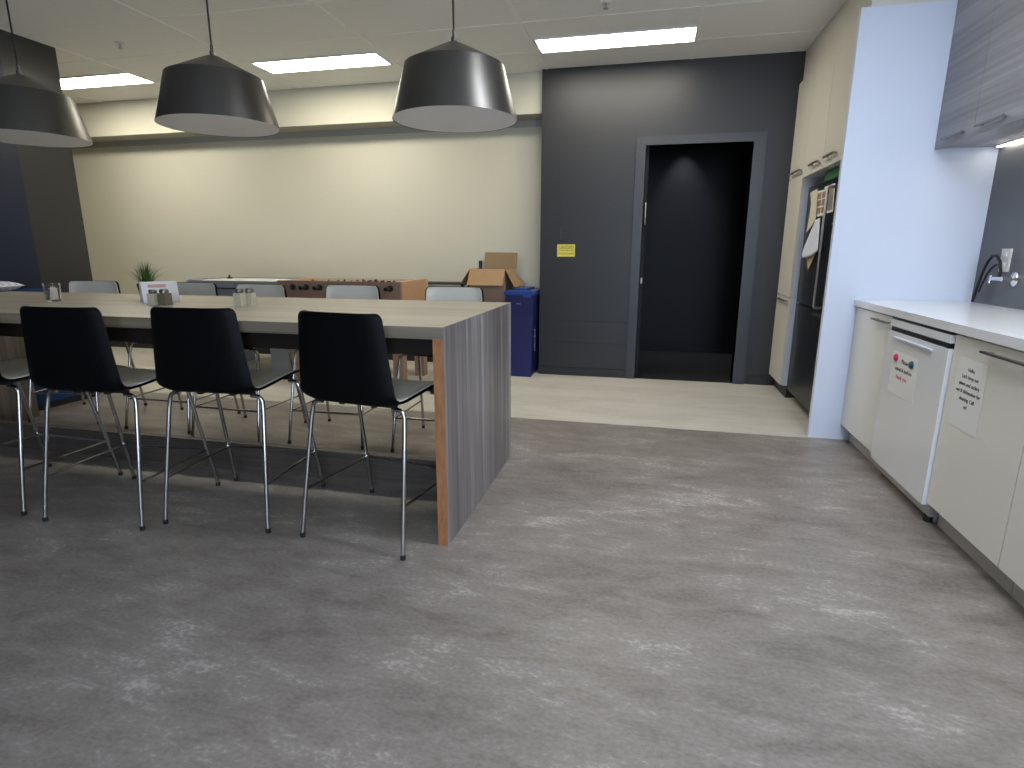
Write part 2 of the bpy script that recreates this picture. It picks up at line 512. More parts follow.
for x0, y0, lab in ((.257, 1.75, 'unseen ceiling light panel added to brighten the walkway beside the kitchen run'), (.257, -1.8, 'unseen ceiling light panel added as cool fill behind the camera, near the window')):
    ceiling_light(x0, x0 + 1.176, y0, y0 + .305, lab, 'fill_diffuser')  # out-of-view panels added to brighten the right floor and white end panel

# sprinklers
def sprinkler(x, y, label):
    t = thing('ceiling_sprinkler', label, 'sprinkler', (x, y, CEIL), 0, 'ceiling sprinklers')
    MB().lathe([(.034, 0), (.034, -.004), (.026, -.010), (0, -.011)], (x, y, CEIL), 20).build('escutcheon', M['white_trim'], t)
    MB().lathe([(.008, -.010), (.008, -.035), (.017, -.037), (.017, -.041), (0, -.042)], (x, y, CEIL), 14).build('sprinkler_head', M['steel'], t)
sprinkler(-3.98, 3.985, 'small sprinkler head on the ceiling near the left wall')
sprinkler(-.356, 4.07, 'small sprinkler head on the ceiling left of the charcoal wall light')

# ------------------------------------------------------------------ pendant lamps
def make_pendant(x, y, z, label):
    t = thing('pendant_lamp', label, 'pendant lamp', (x, y, z), 0, 'black pendant lamps over the island')
    outer = [(.264, 0), (.2635, .003), (.207, .208), (.030, .296), (.012, .302)]
    inner = [(.012, .297), (.030, .292), (.2035, .205), (.2620, .003), (.264, 0)]
    sh = MB().lathe(outer + inner[:-1] + [outer[0]], (x, y, z), 64, close=False).build('lamp_shade', M['shade'], t)
    MB().lathe([(.2605, .0045), (.2025, .2035), (.014, .294)], (x, y, z), 64, close=False).build('shade_lining', M['shade_in'], sh)
    MB().lathe([(0, .0012), (.2605, .0012), (.2612, .003), (.2600, .005), (0, .005)], (x, y, z), 64, close=False).build('diffuser_disc', M['shade_in'], sh)
    MB().lathe([(.011, .300), (.011, .318), (.007, .322), (.006, .346), (0, .346)], (x, y, z), 20).build('cord_grip', M['shade'], t)
    MB().tube([(x, y, z + .343), (x, y, CEIL - .02)], .0042, 8).build('cord', M['cord'], t)
    MB().lathe([(.05, 0), (.05, -.018), (.012, -.026), (0, -.026)], (x, y, CEIL), 24).build('ceiling_rose', M['shade'], t)
    return t
make_pendant(-.837, 2.5, 1.695, 'black pendant lamp nearest the charcoal wall, rightmost of three')
make_pendant(-1.998, 2.5, 1.722, 'black pendant lamp hanging between the other two over the island')
make_pendant(-3.13, 2.5, 1.712, 'black pendant lamp in front of the navy wall, leftmost of three')

# ------------------------------------------------------------------ island table
IX0, IX1, IY0, IY1, IZ = -4.225, -.725, 1.980, 3.055, .882
isl = thing('island_table', 'long wood-look island table with grey streaked end panel', 'table', ((IX0 + IX1) / 2, (IY0 + IY1) / 2, 0))
tb = B(IX0, IX1 - .0016, IY0 + .0016, IY1, IZ - .046, IZ).bevel(.0012, 1).build('tabletop', M['top_lam'], isl)
B(IX0, IX1 - .0016, IY0, IY0 + .0015, IZ - .0458, IZ - .0008).build('edge_strip', M['edge_lam'], tb)
for nm, x0, x1, lab in (('end_panel', IX1 - .0435, IX1 - .0016, 1), ('end_panel', IX0 + .0016, IX0 + .0435, 0)):
    ep = B(x0, x1, IY0 + .0016, IY1, 0, IZ - .0462).build(nm, M['in_lam'], isl)
    B(x0, x1, IY0, IY0 + .0015, 0, IZ - .0462).build('raw_edge', M['chip'], ep)['label'] = 'exposed orange-brown particle board edge'
    if lab:
        cl = B(IX1 - .0015, IX1, IY0, IY1, 0, IZ - .0003).build('cladding', M['side_lam'], ep)
        cl['label'] = 'grey laminate with vertical streaks'
    else:
        B(IX0, IX0 + .0015, IY0, IY1, 0, IZ - .0003).build('cladding', M['side_lam'], ep)
B(IX0 + .045, IX1 - .045, 2.06, 2.085, IZ - .122, IZ - .0465).build('apron', M['apron'], isl)
B(IX0 + .045, IX1 - .045, 2.95, 2.975, IZ - .122, IZ - .0465).build('apron', M['apron'], isl)
B(IX0 + .045, IX1 - .045, 2.495, 2.535, 0, .152).bevel(.001, 1).build('base_rail', M['rail'], isl)

# ------------------------------------------------------------------ bar stools
def shell_grid(inset=0.0, nu=27, rounded=True):
    """points of the moulded one-piece shell, from the top of the back to the front lip of the seat"""
    prof = [(-.243, .938), (-.240, .87), (-.237, .80), (-.234, .735), (-.231, .690), (-.228, .645), (-.223, .615), (-.209, .597), (-.180, .590), (-.12, .589), (-.05, .593), (.04, .598), (.12, .601), (.170, .600), (.200, .595), (.218, .584)]
    pts = []
    for (a, c), (b, d) in zip(prof, prof[1:]):
        for k in range(3):
            f = k / 3
            pts.append((a + (b - a) * f, c + (d - c) * f))
    pts.append(prof[-1])
    for _ in range(1):
        pts = [pts[0]] + [((pts[i - 1][0] + 2 * pts[i][0] + pts[i + 1][0]) / 4, (pts[i - 1][1] + 2 * pts[i][1] + pts[i + 1][1]) / 4) for i in range(1, len(pts) - 1)] + [pts[-1]]
    L = [0]
    for p, q in zip(pts, pts[1:]): L.append(L[-1] + math.hypot(q[0] - p[0], q[1] - p[1]))
    T = L[-1]
    ls = [.026 * (1 - math.cos(PI / 2 * k / 7)) for k in range(8)]
    ls += [.026 + (T - .06 - .026) * k / 40 for k in range(1, 41)]
    ls += [T - .06 * (1 - math.sin(PI / 2 * k / 7)) for k in range(1, 8)]
    res = []
    for l in ls:
        i = max(0, min(len(L) - 2, next((j for j in range(len(L) - 1) if L[j + 1] >= l), len(L) - 2)))
        f = (l - L[i]) / (L[i + 1] - L[i])
        res.append((pts[i][0] + (pts[i + 1][0] - pts[i][0]) * f, pts[i][1] + (pts[i + 1][1] - pts[i][1]) * f))
    rows = []
    for (y, z), l in zip(res, ls):
        # half width along the profile
        if l < .33: w = .181 + .034 * (l / .33)
        else: w = .215 - .014 * ((l - .33) / (T - .33))
        for d, rc in ((l, .026), (T - l, .06)):
            if rounded and d < rc: w -= rc - math.sqrt(max(0, rc * rc - (rc - d) ** 2))
        w -= inset
        up = max(0, min(1, (z - .60) / .06)) if l < .38 else 0
        row = []
        for k in range(nu):
            s = -1 + 2 * k / (nu - 1)
            cur = abs(s) ** 5
            # back wraps forward at the sides, seat dishes slightly
            yy = y + .026 * cur * up
            zz = z + (.014 * cur) * (1 - up)
            if l < .42: yy += .022 * cur * (1 - up) * max(0, min(1, (.42 - l) / .05))
            row.append(Vector((s * w, yy, zz)))
        rows.append(row)
    if inset:
        rows = rows[2:-2]
    return rows

def shell(rows, plain, t0, t1):
    """closed solid between two offsets of the grid along its normal (+ is the sitter's side)"""
    mb = MB(); mb.smooth = True
    nv, nu = len(rows), len(rows[0])
    def nrm(i, j):
        a = plain[min(i + 1, nv - 1)][j] - plain[max(i - 1, 0)][j]
        b = plain[i][min(j + 1, nu - 1)] - plain[i][max(j - 1, 0)]
        return b.cross(a).normalized()
    A = [[mb.bm.verts.new(rows[i][j] + nrm(i, j) * t0) for j in range(nu)] for i in range(nv)]
    D = [[mb.bm.verts.new(rows[i][j] + nrm(i, j) * t1) for j in range(nu)] for i in range(nv)]
    F = mb.bm.faces.new
    for i in range(nv - 1):
        for j in range(nu - 1):
            F([A[i][j], A[i][j + 1], A[i + 1][j + 1], A[i + 1][j]])
            F([D[i][j], D[i + 1][j], D[i + 1][j + 1], D[i][j + 1]])
    for i in range(nv - 1):
        F([A[i][0], A[i + 1][0], D[i + 1][0], D[i][0]])
        F([A[i][-1], D[i][-1], D[i + 1][-1], A[i + 1][-1]])
    for j in range(nu - 1):
        F([A[0][j], D[0][j], D[0][j + 1], A[0][j + 1]])
        F([A[-1][j], A[-1][j + 1], D[-1][j + 1], D[-1][j]])
    bmesh.ops.recalc_face_normals(mb.bm, faces=mb.bm.faces)
    return mb

def make_stool():
    t = thing('bar_stool', 'x', 'bar stool', (0, 0, 0), 0, 'bar stools around the island table')
    o = shell(shell_grid(), shell_grid(rounded=False), -.010, .0).build('outer_shell', M['black_pl'], t)
    o['label'] = 'black glossy back of the moulded shell'
    i = shell(shell_grid(.004), shell_grid(.004, rounded=False), .0, .004).build('inner_shell', M['white_pl'], t)
    i['label'] = 'white seat side of the moulded shell'
    for sy in (-1, 1):
        for sx in (-1, 1):
            xt, yt = .216 * sx, (-.150 if sy < 0 else .140)
            P = [(.242 * sx, .242 * sy, 0.012), (.2365 * sx, .242 * sy + (yt - .242 * sy) * .22, .14), (xt + .004 * sx, yt + (.242 * sy - yt) * .09, .497), (xt, yt, .537)]
            for a in (20, 45, 70, 90):
                r = .030
                P.append((xt - sx * r * (1 - math.cos(math.radians(a))), yt, .537 + r * math.sin(math.radians(a))))
            P.append((.165 * sx, yt, .568))
            lg = MB().tube(P, .0088, 10).build('leg', M['chrome'], t)
            MB().lathe([(.0105, 0), (.0105, .016), (.009, .019), (0, .019)], (.242 * sx, .242 * sy, 0), 12).build('foot_cap', M['foot'], lg)
    zr = .20
    def leg_at(sx, sy, z):
        yt = (-.150 if sy < 0 else .140)
        f = z / .537
        return Vector((sx * (.242 + (.216 - .242) * f), .242 * sy + (yt - .242 * sy) * f, z))
    for sx in (-1, 1):
        MB().tube([leg_at(sx, -1, zr), leg_at(sx, 1, zr)], .0055, 8).build('stretcher', M['chrome'], t)
    MB().tube([leg_at(-1, 1, zr), leg_at(1, 1, zr)], .0065, 8).build('footrest', M['chrome'], t)
    pl = MB()
    pl.box(-.182, .182, -.160, -.140, .5735, .582)
    pl.box(-.182, .182, .130, .150, .5735, .592)
    pl.box(-.085, -.065, -.15, .14, .5625, .5735)
    pl.box(.065, .085, -.15, .14, .5625, .5735)
    pl.build('seat_frame', M['foot'], t)
    return t
proto = make_stool()
R = math.radians
near = [(-1.065, 2.118, -8.6, 'black-backed bar stool beside the raw orange edge of the island, near side'),
        (-1.760, 2.138, 3.8, 'black-backed bar stool on the near side, second from the raw orange island edge'),
        (-2.290, 2.035, 3.5, 'black-backed bar stool on the near side, third from the raw orange island edge'),
        (-2.905, 2.050, -1.0, 'black-backed bar stool at the left picture edge, near side, mostly cut off')]
far = [(-1.175, 3.195, 0, 'white-fronted bar stool on the far side, in front of the cardboard box'),
       (-1.862, 3.195, 1.5, 'white-fronted bar stool on the far side, in front of the foosball table middle'),
       (-2.495, 3.120, -1, 'white-fronted bar stool on the far side, just right of the lone shaker pair'),
       (-3.085, 3.200, 1, 'white-fronted bar stool on the far side, just right of the white tent card'),
       (-3.890, 3.195, 11, 'white-fronted bar stool on the far side, leftmost, just right of the drinking glass')]
for k, (x, y, a, lab) in enumerate(near + far):
    o = proto if k == 0 else copy_tree(proto)
    o.location = (x, y, 0)
    o.rotation_euler = (0, 0, R(a if k < len(near) else 180 + a))
    o['label'] = lab

# ------------------------------------------------------------------ things on the island
def jar(x, y, fill, lab, h=.078, w=.040):
    t = thing('shaker', lab, 'shaker', (x, y, IZ), 0, 'shakers on the island table')
    MB().box(x - w / 2, x + w / 2, y - w / 2, y + w / 2, IZ, IZ + h * .74).bevel(.006, 2).build('jar', fill, t)
    MB().lathe([(w * .44, h * .74), (w * .47, h * .76), (w * .47, h * .93), (w * .38, h), (0, h)], (x, y, IZ), 20).build('lid', M['cap'], t)
    return t
jar(-2.000, 2.515, M['spice'], 'pale square shaker with metal lid, left one of the lone pair', .088, .042)
jar(-1.982, 2.568, M['spice'], 'pale square shaker with metal lid, right one of the lone pair', .086, .042)
jar(-2.478, 2.470, M['spice'], 'pale square shaker in front of the white tent card')
jar(-2.418, 2.480, M['spice2'], 'brown pepper shaker in front of the white tent card', .080, .046)
# drinking glass holding a folded napkin
gx, gy = -3.165, 2.500
gt = thing('drinking_glass', 'clear tapered drinking glass on the island with pale contents', 'glass', (gx, gy, IZ))
MB().lathe([(0, 0), (.030, 0), (.033, .004), (.041, .098), (.0385, .098), (.031, .008), (0, .007)], (gx, gy, IZ), 28, close=False).build('tumbler', M['glass'], gt)
npk = MB().slab([(gx - .004, gy - .02, IZ + .012), (gx + .022, gy - .012, IZ + .012), (gx + .018, gy - .006, IZ + .072), (gx + .004, gy - .012, IZ + .080)], (.003, .018, 0))
tag(npk.build('paper_napkin', M['paper_cream'], loc=(gx + .01, gy, IZ + .012)), 'folded cream paper napkin standing inside the drinking glass', 'napkin')
# white tent card
tx, ty = -2.605, 2.640
tent = MB()
Wd, Dp, Ht = .175, .080, .108
tent.slab([(tx - Wd / 2, ty - Dp / 2, IZ), (tx - Wd / 2, ty + Dp / 2, IZ), (tx - Wd / 2, ty + .012, IZ + Ht), (tx - Wd / 2, ty - .012, IZ + Ht)], (Wd, 0, 0))
to = tent.build('tent_card', M['paper'], loc=(tx, ty, IZ))
to.rotation_euler = (0, 0, R(58))
tag(to, 'white folded tent card standing on the island beside the plant', 'tent card')
t = MB()
ang = math.atan2(Ht, Dp / 2 - .012)
mt = Matrix.Translation((tx, ty - Dp / 2 + .0135, IZ + Ht * .55 )) @ Matrix.Rotation(ang, 4, 'X')
t.box(-.055, .03, .018, .036, -.001, .0012)
bmesh.ops.transform(t.bm, matrix=mt, verts=t.bm.verts)
t.build('printed_band', mat('faded_red_print', (.62, .42, .36), .8, spec=.1), to)['label'] = 'faded red printed band'

# potted grass
px, py = -2.865, 2.82
pt = thing('potted_grass', 'small potted grass plant in a dark pot behind the tent card', 'plant', (px, py, IZ))
MB().lathe([(0, 0), (.036, 0), (.040, .004), (.050, .078), (.050, .084), (.044, .084), (.042, .070), (0, .070)], (px, py, IZ), 28, close=False).build('pot', M['pot'], pt)
MB().lathe([(0, .0725), (.0415, .0715)], (px, py, IZ), 24, close=False).build('soil', M['soil'], pt)
gb = MB()
for k in range(210):
    a = random.uniform(0, 2 * PI); r0 = random.uniform(0, .034) ; lean = random.uniform(.01, .19) * (r0 / .034 * .7 + .3)
    hgt = random.uniform(.10, .165) * (1 - .25 * r0 / .034)
    bx, by = px + r0 * math.cos(a), py + r0 * math.sin(a)
    a2 = a + random.uniform(-.5, .5)
    dx, dy = math.cos(a2), math.sin(a2)
    wv = Vector((-dy, dx, 0)) * .0028
    prev = None
    for s in range(5):
        f = s / 4
        c = Vector((bx + dx * lean * f ** 1.8, by + dy * lean * f ** 1.8, IZ + .070 + hgt * (f - .28 * f * f * (lean / .19))))
        w = wv * (1 - f * .92)
        cur = (gb.bm.verts.new(c - w), gb.bm.verts.new(c + w))
        if prev: gb.bm.faces.new([prev[0], prev[1], cur[1], cur[0]])
        prev = cur
gb.build('grass_blades', M['grass'], pt)

# ------------------------------------------------------------------ far side: games tables, boxes, bin
def foosball():
    x0, x1, y0, y1, zt, zb = -3.15, -2.0, 4.46, 5.08, .902, .62
    t = thing('foosball_table', 'orange-brown foosball table against the cream wall', 'games table', ((x0 + x1) / 2, (y0 + y1) / 2, 0))
    w = .035
    for nm, a, m in (('side_panel', (x0, x1, y0, y0 + w), 'foos'), ('side_panel', (x0, x1, y1 - w, y1), 'foos_lit_far')):
        B(*a, zb, zt).bevel(.008, 2).build(nm, M[m], t)
    for a in ((x0, x0 + w, y0 + w, y1 - w), (x1 - w, x1, y0 + w, y1 - w)):
        B(*a, zb, zt).bevel(.004, 1).build('end_panel', M['foos_lit'], t)['label'] = 'orange end panel with the lit tone in its colour'
    B(x0 + w, x1 - w, y0 + w, y1 - w, zb, zb + .04).build('playing_field', M['pitch'], t)
    for k in range(8):
        x = x0 + .15 + k * .13
        near_side = k in (1, 2, 4, 7)
        ya, yb = (y0 - .10, y1 + .03) if near_side else (y0 - .03, y1 + .10)
        rd = MB().tube([(x, ya, zt - .055), (x, yb, zt - .055)], .008, 10).build('rod', M['chrome'], t)
        hy = ya if near_side else yb
        s = 1 if near_side else -1
        MB().lathe([(0, 0), (.015, 0), (.019, s * .012), (.017, s * .05), (.012, s * .07)], (x, hy, zt - .055), 16, axis='y').build('handle', M['foot'], rd)
        MB().lathe([(.026, -.012), (.026, 0)], (x, y0, zt - .055), 18, axis='y').build('bushing', M['foot'], rd)
        for j in range((1, 2, 3, 5, 5, 3, 2, 1)[k]):
            nn = (1, 2, 3, 5, 5, 3, 2, 1)[k]
            yy = y0 + .31 + (j - (nn - 1) / 2) * .11
            pm = MB()
            pm.lathe([(0, -.075), (.010, -.07), (.012, -.02), (.014, .0), (.012, .02), (.007, .024), (.012, .035), (.009, .046), (0, .05)], (x, yy, zt - .055), 10)
            pm.build('player', M['red'] if k % 2 else M['foot'], rd)
    sc_ = MB()
    for k in range(4): sc_.box(x1 - .30 + .06 * k, x1 - .275 + .06 * k, y0 + .008, y0 + .026, zt, zt + .008)
    sc_.build('score_counter', M['foot'], t)
    for x in (x0 + .02, x1 - .11):
        for y in (y0 + .03, y1 - .12):
            B(x, x + .09, y, y + .09, 0, zb).bevel(.004, 1).build('leg', M['foos'], t)
    return t
foosball()

def hockey():
    x0, x1, y0, y1, zt = -4.38, -3.30, 4.78, 5.38, .868
    t = thing('air_hockey_table', 'white-topped grey air hockey table left of the foosball table', 'games table', ((x0 + x1) / 2, (y0 + y1) / 2, 0))
    B(x0 + .02, x1 - .02, y0 + .02, y1 - .02, zt - .02, zt).build('playing_surface', M['hockey_white'], t)
    rl = MB()
    rl.box(x0, x1, y0, y0 + .03, zt - .06, zt + .004); rl.box(x0, x1, y1 - .03, y1, zt - .06, zt + .012)
    rl.box(x0, x0 + .03, y0 + .03, y1 - .03, zt - .06, zt + .012); rl.box(x1 - .03, x1, y0 + .03, y1 - .03, zt - .06, zt + .012)
    rl.bevel(.003, 1).build('rail', M['hockey_grey'], t)
    B(x0 + .015, x1 - .015, y0 + .012, y1 - .012, zt - .075, zt - .060).build('dark_band', M['dark_strip'], t)
    B(x0 + .02, x1 - .02, y0 + .02, y1 - .02, zt - .20, zt - .075).build('side_apron', M['hockey_grey'], t)
    for x in (x0 + .06, x1 - .26):
        B(x, x + .20, y0 + .05, y1 - .05, .0, zt - .20).build('leg_panel', M['hockey_grey'], t)
    br = MB()
    br.tube([(x0 + .27, y0 + .09, .55), (x1 - .27, y0 + .09, .22)], .016, 8)
    br.tube([(x0 + .27, y0 + .13, .22), (x1 - .27, y0 + .13, .55)], .016, 8)
    br.build('cross_brace', M['foot'], t)
    MB().lathe([(.030, 0), (.030, .010), (.010, .014), (.012, .034), (0, .038)], (x0 + .10, y1 - .12, zt), 18).build('mallet', M['foot'], t)
    return t
hockey()

bt = thing('side_table', 'narrow black side table against the cream wall left of the box', 'table', (-2.0, 5.48, 0))
B(-2.30, -1.725, 5.36, 5.64, .834, .848).bevel(.003, 1).build('tabletop', M['black_tab'], bt)
for x in (-2.28, -1.78):
    for y in (5.38, 5.59): B(x, x + .03, y, y + .03, 0, .834).build('leg', M['black_tab'], bt)

# open cardboard box
bx = thing('cardboard_box', 'open cardboard box with raised flaps beside the blue bin', 'box', (-1.49, 5.46, 0))
X0, X1, Y0, Y1, ZT = -1.660, -1.315, 5.30, 5.62, .985
wl = MB()
wt = .006
wl.box(X0, X1, Y0, Y0 + wt, 0, ZT); wl.box(X0, X1, Y1 - wt, Y1, 0, ZT)
wl.box(X0, X0 + wt, Y0 + wt, Y1 - wt, 0, ZT); wl.box(X1 - wt, X1, Y0 + wt, Y1 - wt, 0, ZT)
wl.box(X0 + wt, X1 - wt, Y0 + wt, Y1 - wt, .55, .556)
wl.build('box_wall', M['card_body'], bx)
d = (0, -.004, .002)
MB().slab([(X0, Y0, ZT), (X1, Y0, ZT), (X1 - .010, Y0 - .065, ZT - .145), (X0 - .012, Y0 - .065, ZT - .145)], (0, .003, .003)).build('flap', M['card'], bx)
MB().slab([(X0 + .05, Y1 - .003, ZT), (X1 + .04, Y1 - .003, ZT), (X1 + .045, Y1 + .01, ZT + .153), (X0 + .06, Y1 + .01, ZT + .157)], (0, .004, 0)).build('flap', M['card_in'], bx)
MB().slab([(X1, Y0 + .004, ZT), (X1, Y1, ZT), (X1 + .135, Y1 - .05, ZT - .155), (X1 + .09, Y0 + .004, ZT - .165)], (.003, 0, .003)).build('flap', M['card'], bx)
MB().slab([(X0, Y0 + .004, ZT), (X0, Y1, ZT), (X0 - .09, Y1, ZT - .13), (X0 - .09, Y0 + .004, ZT - .13)], (-.003, 0, .003)).build('flap', M['card_in'], bx)
bo = thing('black_bottle', 'black bottle neck poking out of the open cardboard box', 'bottle', (-1.617, 5.52, .556))
MB().lathe([(0, 0), (.034, 0), (.036, .006), (.036, .34), (.016, .42), (.015, .44)], (-1.617, 5.52, .556), 20).build('bottle_body', M['bottle'], bo)
MB().lathe([(.018, .44), (.018, .50), (.013, .506), (0, .507)], (-1.617, 5.52, .556), 16).build('bottle_cap', M['bottle'], bo)

# slim blue recycling bin
bn = thing('recycling_bin', 'slim blue plastic recycling bin beside the charcoal wall', 'bin', (-1.145, 5.36, 0))
b0 = MB()
vs = []
for z, e in ((0, .022), (.745, 0), (.760, -.006), (.772, -.006)):
    vs.append([(-1.265 + e, 5.13 + e * 1.2, z), (-1.010 - e, 5.13 + e * 1.2, z), (-1.010 - e, 5.62 - e, z), (-1.265 + e, 5.62 - e, z)])
rings = [[b0.bm.verts.new(p) for p in r] for r in vs]
for a, c in zip(rings, rings[1:]):
    for k in range(4): b0.bm.faces.new([a[k], a[(k + 1) % 4], c[(k + 1) % 4], c[k]])
b0.bm.faces.new(list(reversed(rings[0]))); b0.bm.faces.new(rings[-1])
b0.bevel(.012, 3)
body = b0.build('bin_body', M['bin'], bn, smooth=True)
ld = MB().box(-1.278, -1.0, 5.112, 5.635, .765, .800).bevel(.014, 3)
lid = ld.build('bin_lid', M['bin_lid'], bn, smooth=True)
MB().box(-1.20, -1.08, 5.22, 5.55, .798, .818).bevel(.010, 3).build('lid_flap', M['bin_lid'], lid, smooth=True)
MB().box(-1.10, -1.03, 5.100, 5.13, .742, .765).bevel(.008, 2).build('bin_handle', M['bin_lid'], bn, smooth=True)
B(-1.165, -1.125, 5.127, 5.1315, .680, .692).build('bin_badge', M['grey_print'], bn)
t = MB()
mt = Matrix.Translation((-1.0148, 5.25, .335)) @ Matrix.Rotation(PI / 2, 4, 'Z') @ Matrix.Rotation(PI / 2, 4, 'X') @ Matrix.Rotation(PI / 2, 4, 'Z')
t.text('RECYCLE', .052, mt, .002)
t.build('bin_lettering', M['grey_print'], bn)

# blue upholstered bench by the left wall with a checked cushion
be = thing('upholstered_bench', 'blue upholstered bench against the navy left wall', 'bench', (-4.42, 3.15, 0))
MB().box(-4.555, -4.30, 2.62, 3.66, .05, .46).bevel(.02, 3).build('seat', M['blue_fab'], be, smooth=True)
MB().box(-4.555, -4.40, 2.62, 3.48, .462, .875).bevel(.02, 3).build('backrest', M['blue_fab'], be, smooth=True)
bb = MB()
bb.box(-4.53, -4.32, 2.66, 3.62, 0, .05)
bb.build('plinth', M['dark_strip'], be)
cu = MB()
n = 14
vg = []
for sgn in (1, -1):
    gg = []
    for i in range(n + 1):
        row = []
        for j in range(n + 1):
            u, v = -1 + 2 * i / n, -1 + 2 * j / n
            hgt = .036 * ((1 - u ** 4) * (1 - v ** 4)) ** .5
            pz = sgn * hgt
            row.append((u * .20 * (1 - .05 * v * v), v * .20 * (1 - .05 * u * u), pz))
        gg.append(row)
    vv = [[cu.bm.verts.new(p) for p in row] for row in gg]
    for i in range(n):
        for j in range(n):
            q = [vv[i][j], vv[i + 1][j], vv[i + 1][j + 1], vv[i][j + 1]]
            cu.bm.faces.new(q if sgn > 0 else list(reversed(q)))
bmesh.ops.remove_doubles(cu.bm, verts=cu.bm.verts, dist=1e-5)
cu.smooth = True
co_ = cu.build('checked_cushion', M['check'], loc=(0, 0, 0))
co_.location = (-4.45, 2.99, .912)
co_.rotation_euler = (0, 0, R(6))
tag(co_, 'pale lilac checked cushion lying on top of the blue bench', 'cushion')

# ------------------------------------------------------------------ kitchen run on the right
XP = 1.045            # front edge of the white end panel
PY0, PY1 = 3.830, 3.868
ZC = 2.445
pn = B(XP, X_RIGHT, PY0, PY1, 0, ZC).bevel(.001, 1).build('cabinet_end_panel', M['panel_white'], loc=((XP + X_RIGHT) / 2, (PY0 + PY1) / 2, 0))
tag(pn, 'tall plain white end panel between the counter and the fridge', 'panel')
XF = 1.075            # fronts of the tall cabinets
struct('trim_4', B(1.10, X_RIGHT, PY0 + .03, Y_FAR, ZC + .001, CEIL), M['cab_tall'])
struct('trim_5', B(1.55, X_RIGHT, -1.0, PY0 + .03, ZC + .001, CEIL), M['white_wall'])

def bar_handle(mb, axis, p0, p1, out, th=.010, ht=.012):
    """flat bar pull: bar p0->p1 along y, standing off by `out` toward -x"""
    x, y0, z = p0
    y1 = p1[1]
    lo, hi = min(y0, y1), max(y0, y1)
    mb.box(x - out, x - out + th, lo, hi, z - ht / 2, z + ht / 2)
    for y in (lo + .02, hi - .035):
        mb.box(x - out + th * .5, x, y, y + .014, z - ht / 2 + .001, z + ht / 2 - .001)
    return mb

# pantry
py0, py1 = 4.885, Y_FAR - .004
pa = thing('pantry_cabinet', 'tall cream pantry cabinet beside the charcoal wall', 'cabinet', ((XF + X_RIGHT) / 2, (py0 + py1) / 2, 0))
B(XF + .02, X_RIGHT - .002, py0, py1, .10, ZC - .001).build('carcass', M['panel_white'], pa)
B(XF + .05, X_RIGHT - .05, py0, py1, 0, .10).build('toe_kick', M['kick_dark'], pa)
for z0, z1, hz in ((.105, .800, .775), (.806, 1.715, None), (1.721, ZC - .003, 1.752)):
    dr = B(XF, XF + .019, py0 + .001, py1 - .003, z0, z1).bevel(.001, 1).build('door', M['cab_tall'], pa)
    if hz: bar_handle(MB(), 'y', (XF, py0 + .02, hz), (XF, py1 - .10, hz), .028).build('handle', M['handle'], dr)
# cupboard over the fridge
oz0 = 1.690
ov = thing('overhead_cupboard', 'cream two-door cupboard above the fridge', 'cabinet', ((XF + X_RIGHT) / 2, 4.375, oz0))
B(XF + .02, X_RIGHT - .002, PY1 + .002, py0 - .002, oz0, ZC - .001).build('carcass', M['panel_white'], ov)
for y0, y1, h0, h1 in ((4.372, py0 - .002, 4.425, 4.65), (PY1 + .002, 4.368, 4.06, 4.285)):
    dr = B(XF, XF + .019, y0, y1, oz0, ZC - .003).bevel(.001, 1).build('door', M['cab_tall'], ov)
    bar_handle(MB(), 'y', (XF, h0, oz0 + .055), (XF, h1, oz0 + .055), .028).build('handle', M['handle'], dr)

# fridge
FX, FY0, FY1, FZ = 1.12, 4.03, 4.845, 1.615
fr = thing('refrigerator', 'black fridge with papers on its door, beside the white panel', 'refrigerator', (1.45, (FY0 + FY1) / 2, 0))
B(FX + .06, X_RIGHT - .02, FY0, FY1, .05, FZ).bevel(.004, 1).build('fridge_body', M['fridge'], fr)
ud = B(FX, FX + .056, FY0, FY1, .775, FZ).bevel(.008, 2).build('door', M['fridge'], fr)
ld_ = B(FX, FX + .056, FY0, FY1, .085, .765).bevel(.008, 2).build('freezer_drawer', M['fridge'], fr)
hy = 4.165
MB().tube([(FX + .002, hy, 1.555), (FX - .04, hy, 1.555), (FX - .05, hy, 1.545), (FX - .05, hy, .80), (FX - .04, hy, .79), (FX + .002, hy, .79)], .0095, 10).build('handle', M['steel'], ud)
B(FX - .03, FX, 4.06, 4.27, .735, .750).bevel(.003, 1).build('handle', M['handle'], ld_)
ft = MB()
for y in (FY0 + .06, FY1 - .08): ft.lathe([(0, 0), (.022, 0), (.022, .05), (0, .05)], (FX + .10, y, 0), 14)
for y in (FY0 + .06, FY1 - .08): ft.lathe([(0, 0), (.022, 0), (.022, .05), (0, .05)], (X_RIGHT - .12, y, 0), 14)
ft.build('feet', M['kick'], fr)
B(FX + .065, FX + .075, FY0 + .02, FY1 - .02, .012, .05).build('grille', M['dark_strip'], fr)
# green carton on the fridge
gbx = B(FX + .01, FX + .18, 4.12, 4.50, FZ + .001, FZ + .064).bevel(.002, 1).build('green_carton', M['green_box'], loc=(FX + .095, 4.31, FZ))
tag(gbx, 'flat green carton lying on top of the black fridge', 'box')
